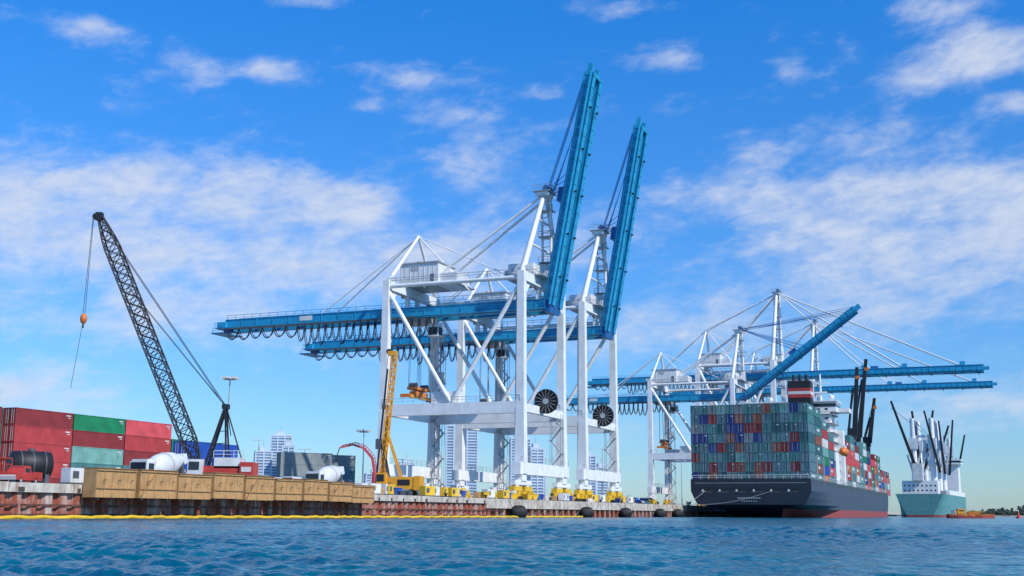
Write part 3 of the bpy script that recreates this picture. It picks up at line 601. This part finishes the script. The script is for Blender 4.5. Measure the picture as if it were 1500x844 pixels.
b.box('boom_head',black,tip+Vector((-.1,0,.1)),(.8,.9,.9)); b.tube('boom_head',black,tip+Vector((-.5,-.35,0)),tip+Vector((-.5,.35,0)),.45,n=12)
g=Vector((1.3,0,10.6))
for s in (-1,1):
    b.beam('gantry_mast',black,(-.9,s*.9,2.8),g+Vector((0,s*.4,0)),.26,.3); b.beam('gantry_mast',black,(1.9,s*.9,3.0),g+Vector((0,s*.4,0)),.18,.18); b.beam('gantry_mast',black,(1.9,s*.9,7.0),g+Vector((0,s*.4,0)),.1,.1)
    b.tube('pendant_lines',cable,g+Vector((0,s*.5,0)),tip+Vector((0,s*.5,-.3)),.045,n=4)
    b.tube('pendant_lines',cable,g+Vector((0,s*.3,0)),foot+ax*L*.72+Vector((0,s*.5,0)),.035,n=4)
b.box('gantry_mast',black,g,(.8,1.1,.6))
for t in (.2,.4,.6,.8): p=Vector((-.9,0,2.8)).lerp(g,t); b.beam('gantry_mast',black,p+Vector((0,-.8,0)),p+Vector((0,.8,0)),.12,.12); p2=Vector((1.9,0,3)).lerp(g,t); b.beam('gantry_mast',black,p,p2,.1,.1)
b.tube('gantry_ropes',cable,g,(3.8,0,3.4),.06); b.tube('gantry_ropes',cable,g+Vector((0,.3,0)),(3.8,.3,3.4),.06)
hk=Vector((-17.6,0,21.8))
for s in (-.12,.12): b.tube('hoist_lines',cable,tip+Vector((-.9,s,0)),hk+Vector((s,0,.5)),.035,n=4)
b.tube('hoist_lines',cable,hk,(-18.6,0,12.8),.03,n=4)
b.lathe('hook_block',orange,[(-.7,.1),(-.45,.36),(0,.45),(.45,.36),(.7,.1)],hk,'z',12); b.tube('hook_block',black,hk+Vector((0,0,-.6)),hk+Vector((0,0,-1.2)),.1)
b.done()
# ---------------------------------------------------------------- drilling rig
b=B('piling_rig',(-18.6,190,ZQ),math.radians(-10))
for s in (-1.6,1.6):
    b.beam('tracks',dgrey,(-3,s,.5),(3,s,.5),.8,1)
    for x in (-3,3): b.tube('tracks',dgrey,(x,s-.4,.5),(x,s+.4,.5),.5,n=12)
b.box('upper_body',oryel,(1.3,0,2.1),(5.2,2.8,1.9)); b.box('counterweight',oryel,(4.1,0,2.1),(1.0,3,2.2)); b.box('engine_vents',black,(2,-1.42,2.2),(2,.06,.9)); b.box('operator_cab',oryel,(-1.6,-1.2,2.6),(1.6,1.3,2.2)); b.box('cab_window',glass,(-1.7,-1.87,2.9),(1.2,.05,1.1))
m0=Vector((-2.2,0,.6)); m1=Vector((-.4,0,22.6))
for s in (-.45,.45):
    for e in (-.35,.35): b.beam('leader_mast',oryel,m0+Vector((e,s,0)),m1+Vector((e,s,0)),.16,.16)
for i in range(22):
    a=m0.lerp(m1,i/22); c=m0.lerp(m1,(i+1)/22); sg=1 if i%2 else -1
    b.beam('leader_mast',oryel,a+Vector((-.35*sg,-.45,0)),c+Vector((.35*sg,-.45,0)),.12,.12); b.beam('leader_mast',oryel,a+Vector((-.35*sg,.45,0)),c+Vector((.35*sg,.45,0)),.12,.12); b.beam('leader_mast',oryel,a+Vector((.35,-.45*sg,0)),c+Vector((.35,.45*sg,0)),.12,.12)
b.beam('leader_mast',oryel,m0,m0.lerp(m1,.55),.5,.45); b.box('rotary_drive',dgrey,m0.lerp(m1,.35)+Vector((-.9,0,0)),(1.1,1.1,1.6)); b.tube('drill_string',dgrey,m0+Vector((-.9,0,-.4)),m0.lerp(m1,.9)+Vector((-.9,0,0)),.16); b.box('rotary_drive',dgrey,m0.lerp(m1,.62)+Vector((-.7,0,0)),(.8,.9,.7))
b.box('mast_head',oryel,m1+Vector((-.3,0,.3)),(1.4,1.0,.7)); b.tube('mast_head',black,m1+Vector((-.9,-.2,.6)),m1+Vector((-.9,.2,.6)),.45,n=12)
for s in (-.7,.7): b.beam('back_strut',oryel,(1.2,s,3),m0.lerp(m1,.42)+Vector((.3,s*.5,0)),.22,.22); b.beam('back_strut',dgrey,(-.8,s,2.6),m0.lerp(m1,.25)+Vector((.3,s*.5,0)),.2,.2)
b.tube('hydraulic_hoses',black,m0.lerp(m1,.35)+Vector((-.4,-.6,0)),(-.5,-1,3),.07); b.tube('rig_ropes',cable,m1+Vector((-1,0,.6)),m0.lerp(m1,.35)+Vector((-1,0,0)),.04)
b.done()
b=B('concrete_pump_truck',(-24,196,ZQ),0)
b.box('chassis',dgrey,(0,0,.9),(8.5,2.2,.5)); b.box('cab',cwhite,(3.6,0,2),(1.9,2.3,2.2)); b.box('cab_window',glass,(3.7,-1.17,2.4),(1.2,.05,.8)); b.box('hopper',pink,(-3.4,0,1.8),(1.8,2.2,1.4)); b.box('body',pink,(0,0,1.7),(4,2,1.)); b.tube('slewing_post',pink,(1.6,0,1.8),(1.6,0,4),.4)
for x in (-3,-1.9,3.2):
    for s in (-1,1): b.tube('wheels',rubber,(x,s*.9,.5),(x,s*1.2,.5),.5,n=14)
pts=[Vector(p) for p in ((1.6,0,4),(1.2,0,6.3),(-.2,0,7.9),(-2,0,8.5),(-4.2,0,8.0))]
for i,(a,c) in enumerate(zip(pts[:-1],pts[1:])):
    b.beam('placing_boom',pink,a,c,.4-.05*i,.5-.07*i); 
    for k in range(4): p=a.lerp(c,(k+.5)/4); b.beam('placing_boom',pink,p,p+Vector((.4,0,.4)),.08,.08)
b.poly('delivery_pipe',pink,[p+Vector((.4,-.2,.35)) for p in pts],.07); b.poly('end_hose',black,[pts[-1],pts[-1]+Vector((-.5,0,-1.5)),pts[-1]+Vector((-.4,0,-2.4))],.08); b.done()
# ---------------------------------------------------------------- trucks
def wheels(b,xs,w,r=.5):
    for x in xs:
        for s in (-1,1): b.tube('wheels',rubber,(s*(w-.32),x,r),(s*w,x,r),r,n=16); b.tube('wheel_hubs',grey,(s*w,x,r),(s*(w+.02),x,r),r*.5,n=10)
def mixer(u,v,c1=cwhite):
    b=B('concrete_mixer_truck',q(u,v)); wheels(b,(1.4,6.4,7.7),1.22,.52)
    b.bb('chassis',dgrey,(-.5,.4,.7),(.5,9,1.)); b.bb('hood',c1,(-1.,.1,.9),(1.,1.9,1.9)); b.bb('grille',dgrey,(-.7,.04,1.),(.7,.1,1.7)); b.bb('cab',c1,(-1.15,1.9,.9),(1.15,3.5,2.9)); b.bb('cab_roof',c1,(-1.05,2.1,2.9),(1.05,3.4,3.1)); b.bb('windows',glass,(-1.0,1.86,2.),(1.,1.9,2.75)); b.bb('windows',glass,(-1.17,2.2,1.95),(1.17,3.1,2.65)); b.bb('fenders',c1,(-1.24,.8,1.05),(1.24,2.,1.2)); b.bb('bumper',grey,(-1.15,-.1,.5),(1.15,.08,.85))
    prof=[(-2.7,.75),(-2.2,1.1),(-1.2,1.38),(0,1.42),(1.2,1.18),(2.3,.7),(2.6,.6)]; n=18;R=Matrix.Rotation(math.radians(14),3,'X')
    def ring(lst): return [R@Vector((math.cos(2*math.pi*i/n)*r,a,math.sin(2*math.pi*i/n)*r))+Vector((0,6.4,2.65)) for a,r in lst for i in range(n)]
    vs=ring(prof)
    b.add('drum',cwhite,vs,[(k*n+i,k*n+(i+1)%n,(k+1)*n+(i+1)%n,(k+1)*n+i) for k in range(len(prof)-1) for i in range(n)],True); b.add('drum',cwhite,vs,[tuple(range(n)),tuple(range((len(prof)-1)*n,len(prof)*n))])
    b.add('drum_band',grey,ring([(-.3,1.42),(-.1,1.44)]),[(i,(i+1)%n,n+(i+1)%n,n+i) for i in range(n)],True)
    b.tube('water_tank',grey,(-1.,3.9,1.6),(1.,3.9,1.6),.4); b.bb('drum_stand',dgrey,(-.8,8.4,1),(.8,8.8,2.6)); b.beam('hopper',c1,(0,9.,3.9),(0,9.4,2.9),1.2,.7); b.beam('chute',grey,(0,9.3,2.6),(.7,10,1.2),.5,.15); b.done()
mixer(-5.5,-110); mixer(-7,-72)
def pickup(name,u,v,mt,rz=0,van=False):
    b=B(name,q(u,v),-TH+rz); wheels(b,(1.,4.),.92,.38)
    b.bb('lower_body',mt,(-.92,0,.45),(.92,5.3,1.0)); b.bb('hood',mt,(-.88,.1,1.),(.88,1.4,1.15))
    ye=5.2 if van else 3.2; h=2.15 if van else 1.85
    vs=[(-.86,1.2,1.),(.86,1.2,1.),(.86,ye,1.),(-.86,ye,1.),(-.74,1.9,h),(.74,1.9,h),(.74,ye-.1,h),(-.74,ye-.1,h)]
    b.add('cab',mt,vs,[(0,1,5,4),(1,2,6,5),(2,3,7,6),(3,0,4,7),(4,5,6,7)])
    b.add('windscreen',glass,[(-.78,1.31,1.12),(.78,1.31,1.12),(.68,1.8,h-.12),(-.68,1.8,h-.12)],[(0,1,2,3)]); b.bb('side_windows',glass,(-.84,2.,1.2),(.84,ye-.3,h-.25))
    if not van: b.bb('bed_sides',mt,(-.92,3.3,1.),(-.84,5.3,1.3)); b.bb('bed_sides',mt,(.84,3.3,1.),(.92,5.3,1.3)); b.bb('tailgate',mt,(-.84,5.22,1.),(.84,5.3,1.3))
    b.bb('bumper',grey,(-.9,-.1,.45),(.9,.0,.7)); b.bb('headlights',cwhite,(-.85,-.02,.75),(.85,.0,.92)); b.done()
for u,v,mt,r,vn,nm in ((-8,-124,red,0.3,False,'red_pickup_truck'),(-6,-79,cwhite,0.2,True,'white_van'),(-5,-85,cwhite,0,False,'white_pickup_truck'),(-8,-30,cwhite,1.2,True,'white_van'),(-9,-22,oryel,1.4,False,'yellow_pickup_truck'),(-12,20,cwhite,1.3,True,'white_van'),(-8,70,cwhite,1,False,'white_pickup_truck'),(-7,95,cblue,1.3,False,'blue_pickup_truck'),(-10,120,cwhite,1.3,True,'white_van'),(-9,-46,cwhite,1.3,False,'white_pickup_truck'),(-13,-105,cwhite,1.,True,'white_van')):
    pickup(nm,u,v,mt,r,vn)
b=B('black_storage_tank',q(-12.,-117,ZQ),-TH-.5); b.lathe('tank_shell',black,[(-2.1,.9),(-1.9,1.35),(0,1.42),(1.9,1.35),(2.1,.9)],(0,0,2.2),'y',20); b.bb('cradle',dgrey,(-1.2,-1.6,0),(1.2,-1.2,1.2)); b.bb('cradle',dgrey,(-1.2,1.2,0),(1.2,1.6,1.2)); b.tube('manhole',dgrey,(0,0,3.5),(0,0,3.85),.35)
for k in (-1.2,0,1.2): b.lathe('straps',dgrey,[(k-.06,1.43),(k+.06,1.43)],(0,0,2.2),'y',20)
b.done()
b=B('wire_fence',q(-9.5,-132,ZQ)); b.rail('fence_rails',red,(0,0,0),(0,10,0),2.6,.04,2.4); b.rail('fence_rails',red,(0,0,0),(0,10,0),2.,.03,.6); b.done()
cl=[('concrete_barrier',conc),('material_crate',wood),('steel_skip',yellow),('generator_unit',cwhite),('steel_skip',cblue),('generator_unit',yellow)]
for k in range(75):
    v=random.choice([random.uniform(-140,-60),random.uniform(-60,130),random.uniform(-60,60)]); u=random.uniform(-2.2,-1.9) if v>-65 else random.uniform(-3.2,-2)
    if v<-65 and random.random()<.4: u-=4
    nm,mt=random.choice(cl); b=B(nm,q(u,v),-TH+random.uniform(-.2,.2)); 
    if nm=='concrete_barrier':
        b.add('barrier',mt,[(-.3,0,0),(.3,0,0),(.3,3,0),(-.3,3,0),(-.1,0,.85),(.1,0,.85),(.1,3,.85),(-.1,3,.85)],[(0,1,5,4),(1,2,6,5),(2,3,7,6),(3,0,4,7),(4,5,6,7)]); b.bb('base',mt,(-.34,.1,0),(.34,2.9,.12))
    elif nm=='steel_skip':
        b.add('skip_body',mt,[(-.5,.4,.1),(.5,.4,.1),(.5,1.8,.1),(-.5,1.8,.1),(-.7,0,1.1),(.7,0,1.1),(.7,2.2,1.1),(-.7,2.2,1.1)],[(0,1,5,4),(1,2,6,5),(2,3,7,6),(3,0,4,7)]); b.bb('fill',dgrey,(-.6,.15,.8),(.6,2.05,.95)); b.bb('rim',mt,(-.74,-.04,1.05),(.74,.06,1.15)); b.bb('rim',mt,(.68,.0,1.05),(.76,2.2,1.15))
    elif nm=='generator_unit':
        b.bb('housing',mt,(-.6,0,.2),(.6,2.6,1.6)); b.bb('skid',dgrey,(-.65,-.1,0),(.65,2.7,.2)); b.bb('vents',dgrey,(.6,.3,.6),(.62,1.1,1.3)); b.tube('exhaust',dgrey,(0,2.2,1.6),(0,2.2,1.95),.08)
    else:
        b.bb('crate',mt,(-.5,0,.15),(.5,1.2,1.05)); b.bb('skids',woodd,(-.5,.1,0),(.5,.25,.15)); b.bb('skids',woodd,(-.5,.95,0),(.5,1.1,.15)); b.bb('slats',woodd,(.5,.0,.5),(.53,1.2,.6))
    b.done()
def pole(x,y,h,r=.22,big=True):
    b=B('high_mast_light',(x,y,ZQ),0); b.tube('mast',grey,(0,0,0),(0,0,h),r,r*.5,10)
    b.tube('base',conc,(0,0,0),(0,0,.6),r*2.2)
    if big:
        b.tube('lamp_ring',grey,(0,0,h-.4),(0,0,h-.2),1.1,n=16)
        for k in range(8): t=k*math.pi/4; b.box('floodlights',cwhite,(math.cos(t)*1.25,math.sin(t)*1.25,h-.1),(.5,.5,.4))
    else:
        for s in (-1,1): b.beam('arms',grey,(0,0,h),(s*1.1,0,h+.1),.1,.1); b.box('floodlights',cwhite,(s*1.3,0,h+.05),(.7,.4,.25))
    b.done()
pole(-49,205,20.5); pole(-31,250,14.5,.16,True); pole(21.5,280,12.5,.13,False); pole(-52,300,13,.14,False); pole(-70,330,17,.16,False); pole(60,420,16,.16,False); pole(5,300,13,.13,False); pole(-14,330,15,.13,False)
# ---------------------------------------------------------------- distance
def tower(x,y,w_,d_,h,rz=.3):
    b=B('high_rise_building',(x,y,0),rz); b.bb('glazed_core',bldg,(-w_/2+.8,-d_/2+.8,0),(w_/2-.8,d_/2-.8,h)); z=3.
    while z<h: 
        b.bb('floor_slabs',bldw,(-w_/2,-d_/2,z),(w_/2,d_/2,z+1.5)); z+=3.6
    for k in range(int(w_/7)+1):
        xx=-w_/2+k*w_/max(1,int(w_/7)); b.bb('piers',bldw,(xx-.8,-d_/2-.3,0),(xx+.8,d_/2+.3,h+.2))
    b.bb('roof',bldw,(-w_/2-.3,-d_/2-.3,h),(w_/2+.3,d_/2+.3,h+2)); b.bb('penthouse',bldw,(-w_*.25,-d_*.25,h+2),(w_*.2,d_*.25,h+7)); b.tube('antenna',grey,(0,0,h+7),(0,0,h+14),.3); b.done()
tower(-312,1500,20,16,74); tower(-294,1520,26,20,95,.2); tower(-277,1480,14,18,80,.2)
tower(-77,1500,9,10,108,.1); tower(-60,1540,10,12,92,.2); tower(-50,1500,13,12,108,.2); tower(7,1500,15,14,92,.1); tower(16,1530,14,14,94,.3); tower(31,1500,17,14,80,.3); tower(40,1560,8,10,58,.3)
tower(544,1510,15,12,84,.3); tower(120,1600,16,14,60,.3); tower(-180,1600,30,14,50); tower(100,1520,14,12,72,.1); tower(-135,1540,18,12,62,.2)
b=B('mainland_ground',(0,0,0),0); b.bb('land',ground,(-1600,1350,-3),(350,2400,2.5)); b.done()
b=B('distant_island_ground',(0,0,0),0)
n=30; pts=[]
for i in range(n):
    t=2*math.pi*i/n; pts.append((900+390*math.cos(t),1600+110*math.sin(t)))
b.add('land',sand,[(x,y,-2) for x,y in pts]+[(900+(x-900)*.99,1600+(y-1600)*.97,1.8) for x,y in pts],[(i,(i+1)%n,n+(i+1)%n,n+i) for i in range(n)]+[tuple(range(n,2*n))]); b.done()
b=B('distant_tree_line',(0,0,0),0); vs=[];fs=[]
for k in range(1000):
    x=900+random.uniform(-370,380); y=1520+random.uniform(0,90); h=random.uniform(3,8)*(1+.4*math.sin(x*.03))
    if random.random()<.06: h*=1.4
    r=random.uniform(2.5,6)
    for c in range(6):
        cx_,cy_,cz_=x+random.gauss(0,r*.5),y+random.gauss(0,r*.4),1.5+h*random.uniform(.1,1); rr=random.uniform(.8,2.2)
        o=len(vs); 
        for a in range(5): t=a*1.257+random.random(); vs.append((cx_+rr*math.cos(t),cy_-.5*rr*math.sin(t*2),cz_+rr*math.sin(t)))
        vs.append((cx_,cy_-rr,cz_)); fs+= [(o+a,o+(a+1)%5,o+5) for a in range(5)]
b.add('foliage',tree_m,vs,fs); b.done()
